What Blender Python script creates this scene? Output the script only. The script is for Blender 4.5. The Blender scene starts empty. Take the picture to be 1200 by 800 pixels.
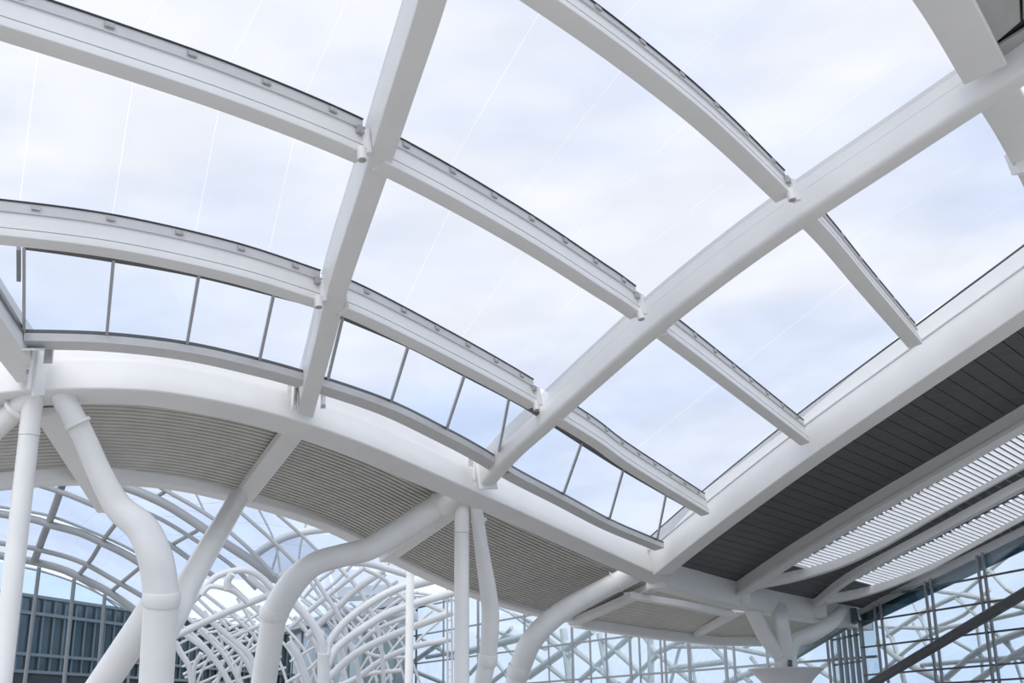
import bpy, math, random
from mathutils import Vector, Matrix

random.seed(7)
SC = bpy.context.scene
COL = SC.collection

# ------------------------------------------------------------------ camera
F_PX, W_PX, H_PX = 1400.0, 1200.0, 800.0
TH = math.radians(17.8)
ROLL = math.radians(0.79)
EYE = Vector((0.0, 0.0, 1.7))
FWD = Vector((0, math.cos(TH), math.sin(TH)))
_r = Vector((1, 0, 0)); _u = Vector((0, -math.sin(TH), math.cos(TH)))
RGT = _r * math.cos(ROLL) - _u * math.sin(ROLL)
UPV = _u * math.cos(ROLL) + _r * math.sin(ROLL)
cd = bpy.data.cameras.new('camera'); cam = bpy.data.objects.new('camera', cd); COL.objects.link(cam)
cd.sensor_width = 36.0; cd.lens = F_PX / W_PX * 36.0; cd.clip_end = 3000; cd.clip_start = 0.1
cam.matrix_world = Matrix(((RGT.x, UPV.x, -FWD.x, EYE.x), (RGT.y, UPV.y, -FWD.y, EYE.y), (RGT.z, UPV.z, -FWD.z, EYE.z), (0, 0, 0, 1)))
SC.camera = cam

# ------------------------------------------------------------------ exposure
vs = SC.view_settings
vs.view_transform = 'Standard'; vs.look = 'None'; vs.gamma = 1.0; vs.exposure = 0.0
vs.use_curve_mapping = False
SC.cycles.max_bounces = 10
SC.cycles.diffuse_bounces = 4
SC.cycles.transparent_max_bounces = 24

# ------------------------------------------------------------------ sky
def build_world():
    w = bpy.data.worlds.new('sky'); SC.world = w; w.use_nodes = True
    nt = w.node_tree; n = nt.nodes; l = nt.links; n.clear()
    out = n.new('ShaderNodeOutputWorld'); bg = n.new('ShaderNodeBackground')
    tc = n.new('ShaderNodeTexCoord')
    mp = n.new('ShaderNodeMapping'); mp.inputs['Scale'].default_value = (1.0, 1.0, 3.2)
    mp.inputs['Rotation'].default_value = (0.15, 0.1, 0.4)
    no = n.new('ShaderNodeTexNoise'); no.inputs['Scale'].default_value = 2.3; no.inputs['Detail'].default_value = 5.0
    no.inputs['Roughness'].default_value = 0.5
    rp = n.new('ShaderNodeValToRGB')
    rp.color_ramp.elements[0].position = 0.36; rp.color_ramp.elements[0].color = (0, 0, 0, 1)
    rp.color_ramp.elements[1].position = 0.60; rp.color_ramp.elements[1].color = (1, 1, 1, 1)
    sep = n.new('ShaderNodeSeparateXYZ')
    grad = n.new('ShaderNodeValToRGB')
    grad.color_ramp.elements[0].position = 0.0; grad.color_ramp.elements[0].color = (0.78, 0.96, 1.28, 1)
    grad.color_ramp.elements[1].position = 0.6; grad.color_ramp.elements[1].color = (0.92, 1.03, 1.30, 1)
    mix = n.new('ShaderNodeMixRGB'); mix.inputs['Color2'].default_value = (1.265, 1.285, 1.345, 1)
    l.new(tc.outputs['Generated'], mp.inputs['Vector']); l.new(mp.outputs[0], no.inputs['Vector'])
    l.new(no.outputs['Fac'], rp.inputs['Fac']); l.new(tc.outputs['Generated'], sep.inputs[0])
    l.new(sep.outputs['Z'], grad.inputs['Fac'])
    lowr = n.new('ShaderNodeValToRGB')
    lowr.color_ramp.elements[0].position = 0.06; lowr.color_ramp.elements[0].color = (.45, .45, .45, 1)
    lowr.color_ramp.elements[1].position = 0.42; lowr.color_ramp.elements[1].color = (1, 1, 1, 1)
    mul = n.new('ShaderNodeMath'); mul.operation = 'MULTIPLY'
    l.new(sep.outputs['Z'], lowr.inputs['Fac']); l.new(lowr.outputs[0], mul.inputs[0]); l.new(rp.outputs[0], mul.inputs[1])
    l.new(mul.outputs[0], mix.inputs['Fac']); l.new(grad.outputs[0], mix.inputs['Color1'])
    l.new(mix.outputs[0], bg.inputs['Color']); bg.inputs['Strength'].default_value = 1.07
    l.new(bg.outputs[0], out.inputs['Surface'])
build_world()

sd = bpy.data.lights.new('sun', 'SUN'); sd.energy = 1.15; sd.angle = math.radians(40); sd.color = (1.0, 0.97, 0.92)
sun = bpy.data.objects.new('sun', sd); COL.objects.link(sun)
sun.rotation_euler = (Vector((0.25, 0.75, -0.75))).to_track_quat('-Z', 'Y').to_euler()

# ------------------------------------------------------------------ projection helpers (camera survey of the real place)
def ray(px, py):
    return FWD + RGT * ((px - 600.0) / F_PX) + UPV * ((400.0 - py) / F_PX)
def P(px, py, Z):
    return EYE + ray(px, py) * Z
def wroof(px, py):
    return 0.0222 - 6.67e-6 * (px - 562) - 4.13e-5 * (py - 575)
def R(px, py, off=0.0):
    return P(px, py, 1.0 / wroof(px, py)) + NRM * off
NRM = Vector((0, 0, 1))
_a, _b, _c = R(200, 200), R(1000, 200), R(600, 600)
NRM = (_b - _a).cross(_a - _c).normalized()
if NRM.z < 0: NRM = -NRM
ROOF0 = _a
UP = Vector((0, 0, 1))

# ------------------------------------------------------------------ materials
MATS = {}
def pmat(name, col, rough=0.5, metal=0.0, noise=0.06, scale=3.0, spec=0.5, bump=0.0, stretch=None):
    m = bpy.data.materials.new(name); m.use_nodes = True
    nt = m.node_tree; b = nt.nodes['Principled BSDF']
    b.inputs['Roughness'].default_value = rough; b.inputs['Metallic'].default_value = metal
    b.inputs['Specular IOR Level'].default_value = spec
    tc = nt.nodes.new('ShaderNodeTexCoord'); no = nt.nodes.new('ShaderNodeTexNoise')
    no.inputs['Scale'].default_value = scale; no.inputs['Detail'].default_value = 4
    rp = nt.nodes.new('ShaderNodeValToRGB')
    rp.color_ramp.elements[0].position = 0.3; rp.color_ramp.elements[1].position = 0.7
    rp.color_ramp.elements[0].color = tuple(c * (1 - noise) for c in col) + (1,)
    rp.color_ramp.elements[1].color = tuple(min(1, c * (1 + noise)) for c in col) + (1,)
    src = tc.outputs['Object']
    if stretch:
        mp = nt.nodes.new('ShaderNodeMapping'); mp.inputs['Scale'].default_value = stretch
        nt.links.new(src, mp.inputs[0]); src = mp.outputs[0]
    nt.links.new(src, no.inputs['Vector']); nt.links.new(no.outputs['Fac'], rp.inputs['Fac'])
    nt.links.new(rp.outputs[0], b.inputs['Base Color'])
    if bump:
        bp = nt.nodes.new('ShaderNodeBump'); bp.inputs['Strength'].default_value = bump
        nt.links.new(no.outputs['Fac'], bp.inputs['Height']); nt.links.new(bp.outputs[0], b.inputs['Normal'])
    MATS[name] = m
    return m

def glass(name, tint, gloss=0.06, rough=0.02, haze=0.0):
    m = bpy.data.materials.new(name); m.use_nodes = True
    nt = m.node_tree; n = nt.nodes; l = nt.links; n.clear()
    out = n.new('ShaderNodeOutputMaterial')
    tr = n.new('ShaderNodeBsdfTransparent')
    tc = n.new('ShaderNodeTexCoord'); no = n.new('ShaderNodeTexNoise'); no.inputs['Scale'].default_value = 0.35
    rp = n.new('ShaderNodeValToRGB'); rp.color_ramp.elements[0].position = .35; rp.color_ramp.elements[1].position = .65
    rp.color_ramp.elements[0].color = tuple(c * .96 for c in tint) + (1,); rp.color_ramp.elements[1].color = tuple(tint) + (1,)
    l.new(tc.outputs['Object'], no.inputs['Vector']); l.new(no.outputs['Fac'], rp.inputs['Fac']); l.new(rp.outputs[0], tr.inputs['Color'])
    gl = n.new('ShaderNodeBsdfGlossy'); gl.inputs['Roughness'].default_value = rough
    mx = n.new('ShaderNodeMixShader'); mx.inputs['Fac'].default_value = gloss
    l.new(tr.outputs[0], mx.inputs[1]); l.new(gl.outputs[0], mx.inputs[2])
    last = mx
    if haze:
        df = n.new('ShaderNodeBsdfTranslucent'); df.inputs['Color'].default_value = (.9, .92, .95, 1)
        m2 = n.new('ShaderNodeMixShader'); m2.inputs['Fac'].default_value = haze
        l.new(mx.outputs[0], m2.inputs[1]); l.new(df.outputs[0], m2.inputs[2]); last = m2
    l.new(last.outputs[0], out.inputs['Surface'])
    MATS[name] = m
    return m

def translucent(name, col):
    m = bpy.data.materials.new(name); m.use_nodes = True
    nt = m.node_tree; n = nt.nodes; l = nt.links; n.clear()
    out = n.new('ShaderNodeOutputMaterial')
    tc = n.new('ShaderNodeTexCoord'); no = n.new('ShaderNodeTexNoise'); no.inputs['Scale'].default_value = 4.0
    rp = n.new('ShaderNodeValToRGB')
    rp.color_ramp.elements[0].color = tuple(c * .88 for c in col) + (1,); rp.color_ramp.elements[1].color = tuple(col) + (1,)
    l.new(tc.outputs['Object'], no.inputs['Vector']); l.new(no.outputs['Fac'], rp.inputs['Fac'])
    a = n.new('ShaderNodeBsdfDiffuse'); b = n.new('ShaderNodeBsdfTranslucent')
    l.new(rp.outputs[0], a.inputs['Color']); l.new(rp.outputs[0], b.inputs['Color'])
    mx = n.new('ShaderNodeMixShader'); mx.inputs['Fac'].default_value = 0.75
    l.new(a.outputs[0], mx.inputs[1]); l.new(b.outputs[0], mx.inputs[2]); l.new(mx.outputs[0], out.inputs['Surface'])
    MATS[name] = m
    return m

WHITE = pmat('white_painted_steel', (0.80, 0.80, 0.79), 0.42, noise=0.025, scale=0.8)
PIPE = pmat('white_painted_pipe', (0.80, 0.80, 0.785), 0.30, noise=0.03, scale=1.2)
VRIB = pmat('shade_toned_white_rib', (0.32, 0.335, 0.345), 0.4, noise=0.05, scale=0.7)  # white ribs, with the shade of their undersides put into the colour
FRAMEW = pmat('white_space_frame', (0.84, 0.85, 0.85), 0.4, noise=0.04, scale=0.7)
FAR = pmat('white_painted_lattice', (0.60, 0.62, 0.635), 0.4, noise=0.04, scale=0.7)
ALU = pmat('grey_aluminium', (0.27, 0.29, 0.305), 0.5, metal=0.2, noise=0.05)
CLM = pmat('mid_grey_mullion', (0.46, 0.47, 0.48), 0.45, metal=0.2, noise=0.04)
SILL = pmat('pale_aluminium', (0.62, 0.62, 0.62), 0.4, metal=0.2, noise=0.03)
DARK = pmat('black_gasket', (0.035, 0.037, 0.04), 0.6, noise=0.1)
STEEL = pmat('dark_grey_steel', (0.10, 0.105, 0.11), 0.45, noise=0.12)
BRACK = pmat('galvanised_steel', (0.46, 0.46, 0.46), 0.5, metal=0.4, noise=0.15, scale=9)
RIB = pmat('grey_corrugated_sheet', (0.58, 0.57, 0.53), 0.6, noise=0.06, scale=1.5)
PLANK = pmat('charcoal_plank', (0.075, 0.08, 0.085), 0.5, noise=0.18, scale=1.5, stretch=(0.4, 3, 3))
PANEL = pmat('grey_ceiling_panel', (0.45, 0.45, 0.44), 0.5, noise=0.05)
FLOOR = pmat('pale_stone_floor', (0.37, 0.355, 0.33), 0.5, noise=0.08, scale=0.4)
TEALF = pmat('teal_grey_cladding', (0.12, 0.17, 0.19), 0.35, noise=0.15, scale=0.6)
BLDG = pmat('dark_teal_glass_pane', (0.05, 0.085, 0.10), 0.12, noise=0.35, scale=0.12, spec=0.8)
BLDP = pmat('blue_grey_pane', (0.22, 0.30, 0.34), 0.15, noise=0.3, scale=0.15)
BLDM = pmat('grey_green_mullion', (0.22, 0.26, 0.27), 0.5, noise=0.06)
CANOPY = pmat('blue_grey_canopy_sheet', (0.36, 0.40, 0.44), 0.5, noise=0.15, scale=0.3)
ROOFG = glass('clear_roof_glass', (0.845, 0.85, 0.862), 0.02, haze=0.02)
CLERG = glass('clerestory_glass', (0.86, 0.87, 0.885), 0.03)
VAULTG = glass('vault_glass', (0.87, 0.89, 0.915), 0.05)
FACG = glass('blue_facade_glass', (0.86, 0.90, 0.915), 0.06)
GABLEG = glass('blue_gable_glass', (0.80, 0.87, 0.93), 0.02)
BANDG = glass('teal_band_glass', (0.16, 0.24, 0.27), 0.12)
SEAM = glass('clear_joint', (0.98, 0.98, 0.98), 0.02)
BLADE = translucent('opal_louvre', (0.88, 0.89, 0.90))

# ------------------------------------------------------------------ object helpers
def obj(name, verts, faces, mat, parent=None, smooth=False):
    me = bpy.data.meshes.new(name); me.from_pydata([tuple(v) for v in verts], [], faces); me.update()
    if mat: me.materials.append(mat)
    if smooth:
        for p in me.polygons: p.use_smooth = True
    o = bpy.data.objects.new(name, me); COL.objects.link(o)
    if parent is not None:
        o.parent = parent
        o.matrix_parent_inverse = Matrix.Translation(-parent.location)
    return o
def thing(name, loc, label, cat, group=None):
    o = bpy.data.objects.new(name, None); COL.objects.link(o); o.location = loc
    o.empty_display_size = 0.2
    o['label'] = label; o['category'] = cat; o['kind'] = 'thing'
    if group: o['group'] = group
    return o
def tag(o, label, cat, group=None):
    o['label'] = label; o['category'] = cat; o['kind'] = 'thing'
    if group: o['group'] = group
    return o
def struct(name, loc):
    o = bpy.data.objects.new(name, None); COL.objects.link(o); o.location = loc; o['kind'] = 'structure'
    return o

def catmull(pts, n):
    """resample a list of Vectors smoothly, n spans per segment"""
    out = []
    m = len(pts)
    for i in range(m - 1):
        p0 = pts[i - 1] if i > 0 else pts[i] * 2 - pts[i + 1]
        p1, p2 = pts[i], pts[i + 1]
        p3 = pts[i + 2] if i + 2 < m else pts[i + 1] * 2 - pts[i]
        for k in range(n):
            t = k / n
            out.append(0.5 * ((2 * p1) + (p2 - p0) * t + (2 * p0 - 5 * p1 + 4 * p2 - p3) * t * t + (3 * p1 - p0 - 3 * p2 + p3) * t ** 3))
    out.append(pts[-1].copy())
    return out
def tangents(pts):
    T = []
    for i in range(len(pts)):
        a = pts[max(0, i - 1)]; b = pts[min(len(pts) - 1, i + 1)]
        T.append((b - a).normalized())
    return T
class MB:
    def __init__(s): s.v = []; s.f = []
    def sweep(s, pts, prof, up=None, scale=None):
        up = up or NRM
        T = tangents(pts); n = len(prof); base = len(s.v)
        for i, p in enumerate(pts):
            side = T[i].cross(up).normalized(); b = side.cross(T[i]).normalized()
            k = scale[i] if scale else 1.0
            for (x, y) in prof: s.v.append(p + side * x * k + b * y * k)
        for i in range(len(pts) - 1):
            for j in range(n):
                j2 = (j + 1) % n
                s.f.append((base + i * n + j, base + i * n + j2, base + (i + 1) * n + j2, base + (i + 1) * n + j))
        s.f.append(tuple(base + j for j in reversed(range(n))))
        s.f.append(tuple(base + (len(pts) - 1) * n + j for j in range(n)))
        return s
    def tube(s, pts, rad, seg=12, caps=True):
        T = tangents(pts); base = len(s.v)
        a = Vector((0, 0, 1)) if abs(T[0].z) < 0.9 else Vector((1, 0, 0))
        nrm = T[0].cross(a).normalized()
        if not isinstance(rad, (list, tuple)): rad = [rad] * len(pts)
        for i, p in enumerate(pts):
            nrm = (nrm - T[i] * nrm.dot(T[i])).normalized(); bi = T[i].cross(nrm)
            for j in range(seg):
                an = 2 * math.pi * j / seg
                s.v.append(p + (nrm * math.cos(an) + bi * math.sin(an)) * rad[i])
        for i in range(len(pts) - 1):
            for j in range(seg):
                j2 = (j + 1) % seg
                s.f.append((base + i * seg + j, base + i * seg + j2, base + (i + 1) * seg + j2, base + (i + 1) * seg + j))
        if caps:
            s.f.append(tuple(base + j for j in reversed(range(seg))))
            s.f.append(tuple(base + (len(pts) - 1) * seg + j for j in range(seg)))
        return s
    def box(s, c, ax, ay, az, hx, hy, hz):
        base = len(s.v)
        for sx in (-1, 1):
            for sy in (-1, 1):
                for sz in (-1, 1): s.v.append(c + ax * hx * sx + ay * hy * sy + az * hz * sz)
        for f in ((0, 1, 3, 2), (4, 6, 7, 5), (0, 4, 5, 1), (2, 3, 7, 6), (0, 2, 6, 4), (1, 5, 7, 3)):
            s.f.append(tuple(base + k for k in f))
        return s
    def quad(s, a, b, c, d):
        base = len(s.v); s.v += [a, b, c, d]; s.f.append((base, base + 1, base + 2, base + 3)); return s
    def slab(s, a, b, c, d, n, t):
        """a quad with thickness t along n"""
        base = len(s.v); s.v += [a, b, c, d, a + n * t, b + n * t, c + n * t, d + n * t]
        for f in ((3, 2, 1, 0), (4, 5, 6, 7), (0, 1, 5, 4), (1, 2, 6, 5), (2, 3, 7, 6), (3, 0, 4, 7)):
            s.f.append(tuple(base + k for k in f))
        return s
    def make(s, name, mat, parent=None, smooth=False):
        o = obj(name, s.v, s.f, mat, parent, smooth)
        return o

def rbox(w, h, r=0.0, a0=0.0, b0=0.0, top=True):
    """box outline, bottom corners rounded by r (and the top ones too)"""
    pts = []
    x, y = w / 2, h / 2
    if r <= 0: return [(a0 - x, b0 - y), (a0 + x, b0 - y), (a0 + x, b0 + y), (a0 - x, b0 + y)]
    def arc(cx, cy, a1, a2, n=4):
        for k in range(n + 1):
            t = math.radians(a1 + (a2 - a1) * k / n)
            pts.append((a0 + cx + r * math.cos(t), b0 + cy + r * math.sin(t)))
    arc(-x + r, -y + r, 180, 270); arc(x - r, -y + r, 270, 360)
    if top: arc(x - r, y - r, 0, 90); arc(-x + r, y - r, 90, 180)
    else: pts.append((a0 + x, b0 + y)); pts.append((a0 - x, b0 + y))
    return pts
def smooth_edges(o, ang=35):
    me = o.data
    for p in me.polygons: p.use_smooth = True
    me.set_sharp_from_angle(angle=math.radians(ang))
    return o

def pix_path(px, off=0.0, n=6):
    return catmull([R(x, y, off) for x, y in px], n)
def cut(px, xa, xb):
    """part of a pixel polyline between two x values (x increasing)"""
    def at(x):
        for (x0, y0), (x1, y1) in zip(px, px[1:]):
            if x0 <= x <= x1: return (x, y0 + (y1 - y0) * (x - x0) / (x1 - x0))
        (x0, y0), (x1, y1) = (px[0], px[1]) if x < px[0][0] else (px[-2], px[-1])
        return (x, y0 + (y1 - y0) * (x - x0) / (x1 - x0))
    return [at(xa)] + [p for p in px if xa + 4 < p[0] < xb - 4] + [at(xb)]
def dense(px, step=8):
    """smooth pixel polyline resampled (catmull in image, x monotone)"""
    v = catmull([Vector((x, y, 0)) for x, y in px], step)
    return [(p.x, p.y) for p in v]
def resample(pts, n):
    L = [0]
    for a, b in zip(pts, pts[1:]): L.append(L[-1] + (b - a).length)
    out = []; j = 0
    for k in range(n + 1):
        t = L[-1] * k / n
        while j < len(pts) - 2 and L[j + 1] < t: j += 1
        d = L[j + 1] - L[j]
        out.append(pts[j].lerp(pts[j + 1], (t - L[j]) / d if d > 1e-9 else 0))
    return out
def length(pts): return sum((b - a).length for a, b in zip(pts, pts[1:]))

# ================================================================== floor
fl = MB(); fl.slab(Vector((-500, -300, -0.3)), Vector((500, -300, -0.3)), Vector((500, 700, -0.3)), Vector((-500, 700, -0.3)), UP, 0.3)
flo = fl.make('floor', FLOOR); flo['kind'] = 'structure'

# ================================================================== traced lines of the roof
B1 = [(530, -110), (499, 0), (467, 100), (435, 200), (396, 320), (376, 400), (360, 460), (355, 482)]
B2 = [(1430, -80), (1300, 2), (1200, 70), (1133, 113), (1033, 180), (933, 247), (850, 307), (767, 373), (700, 432), (633, 493), (600, 523), (570, 556)]
B3 = [(1450, 164), (1310, 262), (1200, 340), (1080, 424), (943, 521), (833, 605), (772, 655)]
B0 = [(-130, 165), (-60, 285), (0, 378), (36, 428)]
P0 = dense([(0, -400), (120, -330), (300, -225), (420, -150), (540, -75), (650, 0), (725, 54), (800, 113), (850, 157), (900, 205), (962, 267), (1013, 328), (1070, 395)])
P1 = dense([(-300, -62), (-100, -18), (0, 14), (133, 57), (267, 103), (400, 156), (500, 205), (610, 268), (700, 326), (733, 348), (800, 398), (867, 450), (940, 507)])
P2 = dense([(-300, 246), (-100, 252), (0, 260), (133, 277), (267, 306), (367, 337), (417, 354), (513, 402), (600, 449), (687, 501), (733, 534), (822, 590)])
PG = dense([(790, -420), (910, -265), (1030, -110), (1102, -8), (1154, 84), (1195, 155), (1232, 235), (1300, 420)])
RING = dense([(-300, 512), (-110, 462), (-60, 453), (0, 445), (50, 441), (130, 440), (200, 446), (300, 467), (400, 500), (500, 543), (600, 588), (700, 635), (770, 667)])
RING2 = [(768, 670), (870, 697), (950, 713), (1012, 724)]

# ------------------------------------------------------------------ main beams
def main_beam(px, label, h_box, w_box, h_fin, w_fin, n=5, gasket=False, rr=.13):
    pts = pix_path(px, 0, n)[::-1]         # from the ring towards the viewer
    t = thing('roof_beam', pts[0], label, 'beam')
    tot = h_box + h_fin
    b0 = -tot / 2 + h_box / 2 + 0.08
    smooth_edges(MB().sweep(pts, rbox(w_box, h_box, rr, 0, b0, top=False)).make('box_girder', WHITE, t))
    if h_fin:
        a = w_box / 2 - w_fin / 2 - 0.012
        MB().sweep(pts, rbox(w_fin, h_fin - 0.016, 0, a, b0 + h_box / 2 + h_fin / 2 + 0.008)).make('top_plate', WHITE, t)
    if gasket:
        MB().sweep(pts, rbox(w_fin * .9, 0.09, 0, a, b0 + h_box / 2 + h_fin + 0.045)).make('gasket', DARK, t)
        MB().sweep(pts, rbox(0.05, 0.05, 0, w_box / 2 + 0.01, b0 + h_box / 2 + 0.02)).make('drip_groove', SILL, t)
    return t, pts
beam1, b1p = main_beam(B1, 'narrow white roof beam running from top edge down to ring beam, left of centre', 0.62, 0.52, 0.3, 0.34, rr=.03)
beam2, b2p = main_beam(B2, 'long white rounded box beam crossing the middle of the glass roof', 0.62, 0.58, 0.42, 0.4)
beam3, b3p = main_beam(B3, 'deep white edge beam between glass roof and charcoal plank ceiling', 1.18, 0.9, 0.55, 0.55, gasket=True, rr=.05)
beam0, b0p = main_beam(B0, 'short white beam end at the left edge beside the clerestory', 1.0, 0.7, 0.10, 0.3, rr=.04)
# end plate of the narrow beam
e = b1p[0]; tt = (b1p[1] - b1p[0]).normalized(); ss = tt.cross(NRM).normalized(); bb = ss.cross(tt)
MB().box(e - bb * 0.05, ss, bb, tt, 0.36, 0.52, 0.03).make('end_plate', WHITE, beam1)
e = b2p[0]; tt = (b2p[1] - b2p[0]).normalized(); ss = tt.cross(NRM).normalized(); bb = ss.cross(tt)
MB().box(e - bb * 0.0, ss, bb, tt, 0.36, 0.56, 0.03).make('end_plate', WHITE, beam2)

for (par, cx, cy, sg) in ((beam1, 345, 463, 0), (beam1, 379, 462, 1), (beam2, 556, 548, 0)):
    q = P(cx, cy, 1.0 / wroof(cx, cy) - .25)
    MB().box(q, RGT, UP, FWD, .03, .42, .3).make('side_plate', WHITE, par)
    q = P(cx - 4 if not sg else cx, cy - 8, 1.0 / wroof(cx, cy) - .12)
    MB().box(q, RGT, UP, FWD, .09, .2, .05).make('bolt_plate', BRACK, par)
    MB().box(P(cx, cy + 14, 1.0 / wroof(cx, cy) - .6), RGT, UP, FWD, .06, .06, .06).make('bolt_head', BRACK, par)
# ------------------------------------------------------------------ curved purlins
PUR_OFF = 0.04
ROOFN = NRM
GO_TOP = 0.43 + PUR_OFF
def purlin(px, xa, xb, label, bracket=True):
    NRM = ROOFN
    wb, ab, kh = (0.40, 0.0, 1.0) if px is not P0 else (0.46, -0.03, 0.80)    # the uppermost purlin is wider and shallower
    def tr(prof): return [(x, GO_TOP - (GO_TOP - y) * kh) for x, y in prof]
    pts = pix_path(cut(px, xa, xb), 0, 2)
    t = thing('curved_purlin', pts[0], label, 'purlin', None)
    o = PUR_OFF
    smooth_edges(MB().sweep(pts, tr(rbox(wb, 0.20, 0.02, ab, -0.40 + o)), NRM).make('box_section', WHITE, t))
    MB().sweep(pts, tr(rbox(wb + .02, 0.02, 0, ab, -0.285 + o)), NRM).make('flange_lip', WHITE, t)
    MB().sweep(pts, tr([(-.14, -.28 + o), (.165, -.28 + o), (.165, .12 + o), (-.14, .12 + o)]), NRM).make('web', WHITE, t)
    rail_ = MB().sweep(pts, tr([(-.12, .12 + o), (.21, .12 + o), (.21, .145 + o), (.15, .155 + o), (.17, .40 + o), (-.12, .40 + o)]), NRM).make('glazing_rail', SILL, t)
    MB().sweep(pts, tr([(-.13, .40 + o), (.20, .40 + o), (.20, .43 + o), (-.13, .43 + o)]), NRM).make('gasket', DARK, t)
    L = length(pts); n = max(2, int(L / 1.45))
    rs = resample(pts, n * 2); T = tangents(rs)
    for k in range(1, n * 2, 2):
        s = T[k].cross(NRM).normalized(); b = s.cross(T[k])
        MB().box(rs[k] + s * 0.18 + b * (GO_TOP - (GO_TOP - 0.30 - o) * kh), T[k], s, b, 0.09, 0.03, 0.055 * kh).make('cleat', BRACK, rail_)
    if bracket:      # bolted seat and drain pot at the right-hand end
        p = pts[-1]; tn = tangents(pts)[-1]; s = tn.cross(NRM).normalized(); b = s.cross(tn)
        MB().box(p - tn * 0.10 + s * 0.20 + b * (.04 + o), tn, s, b, 0.14, 0.08, 0.08).make('bolt_bracket', BRACK, t)
        MB().box(p - tn * 0.05 + s * 0.26 + b * (-.25 + o), tn, s, b, 0.035, 0.10, 0.30).make('seat_plate', WHITE, t)
        c = p - tn * 0.16 + s * 0.20 + b * (GO_TOP - (GO_TOP + 0.42) * kh)
        q = MB().tube([c + b * 0.05, c - b * 0.25], 0.105, 14).make('drain_pot', WHITE, t); smooth_edges(q)
        MB().tube([c - b * 0.252, c - b * 0.262], 0.075, 12).make('drain_cap', BRACK, q)
    return t, pts
purlin(P0, 300, 516, 'curved glazing purlin above the top edge, left of the narrow beam', bracket=False)
purlin(P0, 534, 917, 'uppermost white curved purlin, left of the long box beam')
purlin(P0, 945, 1071, 'uppermost white purlin piece, right of the long box beam', bracket=False)
purlin(P1, -300, 421, 'second white curved purlin, left of the narrow beam at top left')
purlin(P1, 441, 742, 'second white curved purlin, between narrow beam and long box beam')
purlin(P1, 772, 940, 'second white purlin piece, between long box beam and edge beam', bracket=False)
purlin(P2, -300, 372, 'lowest white curved purlin above the clerestory, left of narrow beam')
purlin(P2, 401, 622, 'lowest white curved purlin above the clerestory, between the two beams')
purlin(P2, 649, 824, 'lowest white purlin above the clerestory, right of long box beam', bracket=False)

# top right cross beam (wide flat underside) and ceiling panels beside it
def cross_beam(xa, xb, label):
    pts = pix_path(cut(PG, xa, xb), 0, 2)
    t = thing('cross_beam', pts[0], label, 'beam')
    smooth_edges(MB().sweep(pts, rbox(0.95, 0.55, 0.05, 0.0, 0.1)).make('box_girder', WHITE, t))
    MB().sweep(pts, rbox(0.4, 0.3, 0.0, 0.2, 0.53)).make('top_plate', SILL, t)
    return t, pts
cross_beam(900, 1152, 'wide grey-white cross beam in the top right corner, left of box beam')
g2, g2p = cross_beam(1168, 1290, 'wide cross beam going down the right edge below the box beam')
p = R(1192, 188); MB().box(p - NRM * .1, RGT, NRM, FWD, 0.16, 0.3, 0.25).make('side_bracket', WHITE, g2)
pan = struct('ceiling', R(1180, 10))
for quad in ([(1124, -40), (1196, -40), (1199, 33), (1166, 61)], [(1201, -40), (1290, -40), (1290, -22), (1203, 31)], [(1172, 62), (1290, -12), (1290, 6), (1176, 80)]):
    a, b, c, d = [R(x, y, 0.18) for x, y in quad]
    MB().slab(a, b, c, d, NRM, 0.06).make('ceiling_panel', PANEL, pan)
a, b, c, d = [R(x, y, 0.3) for x, y in [(1120, -60), (1300, -60), (1300, 12), (1170, 84)]]
MB().slab(a, b, c, d, NRM, 0.05).make('backing_board', DARK, pan)

# ------------------------------------------------------------------ roof glass, pane by pane
GO = 0.43 + PUR_OFF
def glass_bay(pa, ra, pb, rb, n, label, cat='glazing'):
    A = resample(pix_path(cut(pa, *ra), GO, 2), n * 3); B = resample(pix_path(cut(pb, *rb), GO, 2), n * 3)
    t = thing('roof_glazing', (A[0] + B[0]) / 2, label, cat)
    for k in range(n):
        m = MB(); i0 = k * 3
        base = 0
        for j in range(4):
            e = .022 if (j == 0 and k) else 0
            qa = A[i0 + j].lerp(A[min(i0 + j + 1, n * 3)], e); qb = B[i0 + j].lerp(B[min(i0 + j + 1, n * 3)], e)
            m.v += [qa, qb, qa + NRM * .008, qb + NRM * .008]
        for j in range(3):
            q = j * 4
            m.f += [(q, q + 4, q + 5, q + 1), (q + 2, q + 3, q + 7, q + 6)]
        m.f += [(0, 1, 3, 2), (12, 14, 15, 13)]
        for j in range(3):
            q = j * 4; m.f += [(q, q + 2, q + 6, q + 4), (q + 1, q + 5, q + 7, q + 3)]
        m.make('pane', ROOFG, t)
        if k:
            MB().slab(A[i0], A[i0].lerp(A[i0 + 1], .022), B[i0].lerp(B[i0 + 1], .022), B[i0], NRM, .008).make('seam', SEAM, t)
    return t
glass_bay(P1, (-220, 436), P2, (-220, 390), 6, 'roof glass between second and lowest purlins, left of narrow beam')
glass_bay(P1, (436, 768), P2, (390, 648), 4, 'roof glass between second and lowest purlins, in the middle bay')
glass_bay(P1, (768, 939), P2, (648, 823), 2, 'roof glass between second and lowest purlins, right of box beam')
glass_bay(P0, (60, 534), P1, (-220, 436), 6, 'roof glass at top left above the second purlin')
glass_bay(P0, (534, 946), P1, (436, 768), 5, 'large roof glass between uppermost and second purlins, middle bay')
glass_bay(P0, (946, 1072), P1, (768, 939), 2, 'roof glass between uppermost and second purlins, right of box beam')
glass_bay(PG, (780, 1166), P0, (534, 946), 6, 'roof glass above the uppermost purlin at top right')
glass_bay(PG, (1166, 1248), P0, (946, 1072), 3, 'roof glass at right edge between box beam and edge beam')

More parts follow.
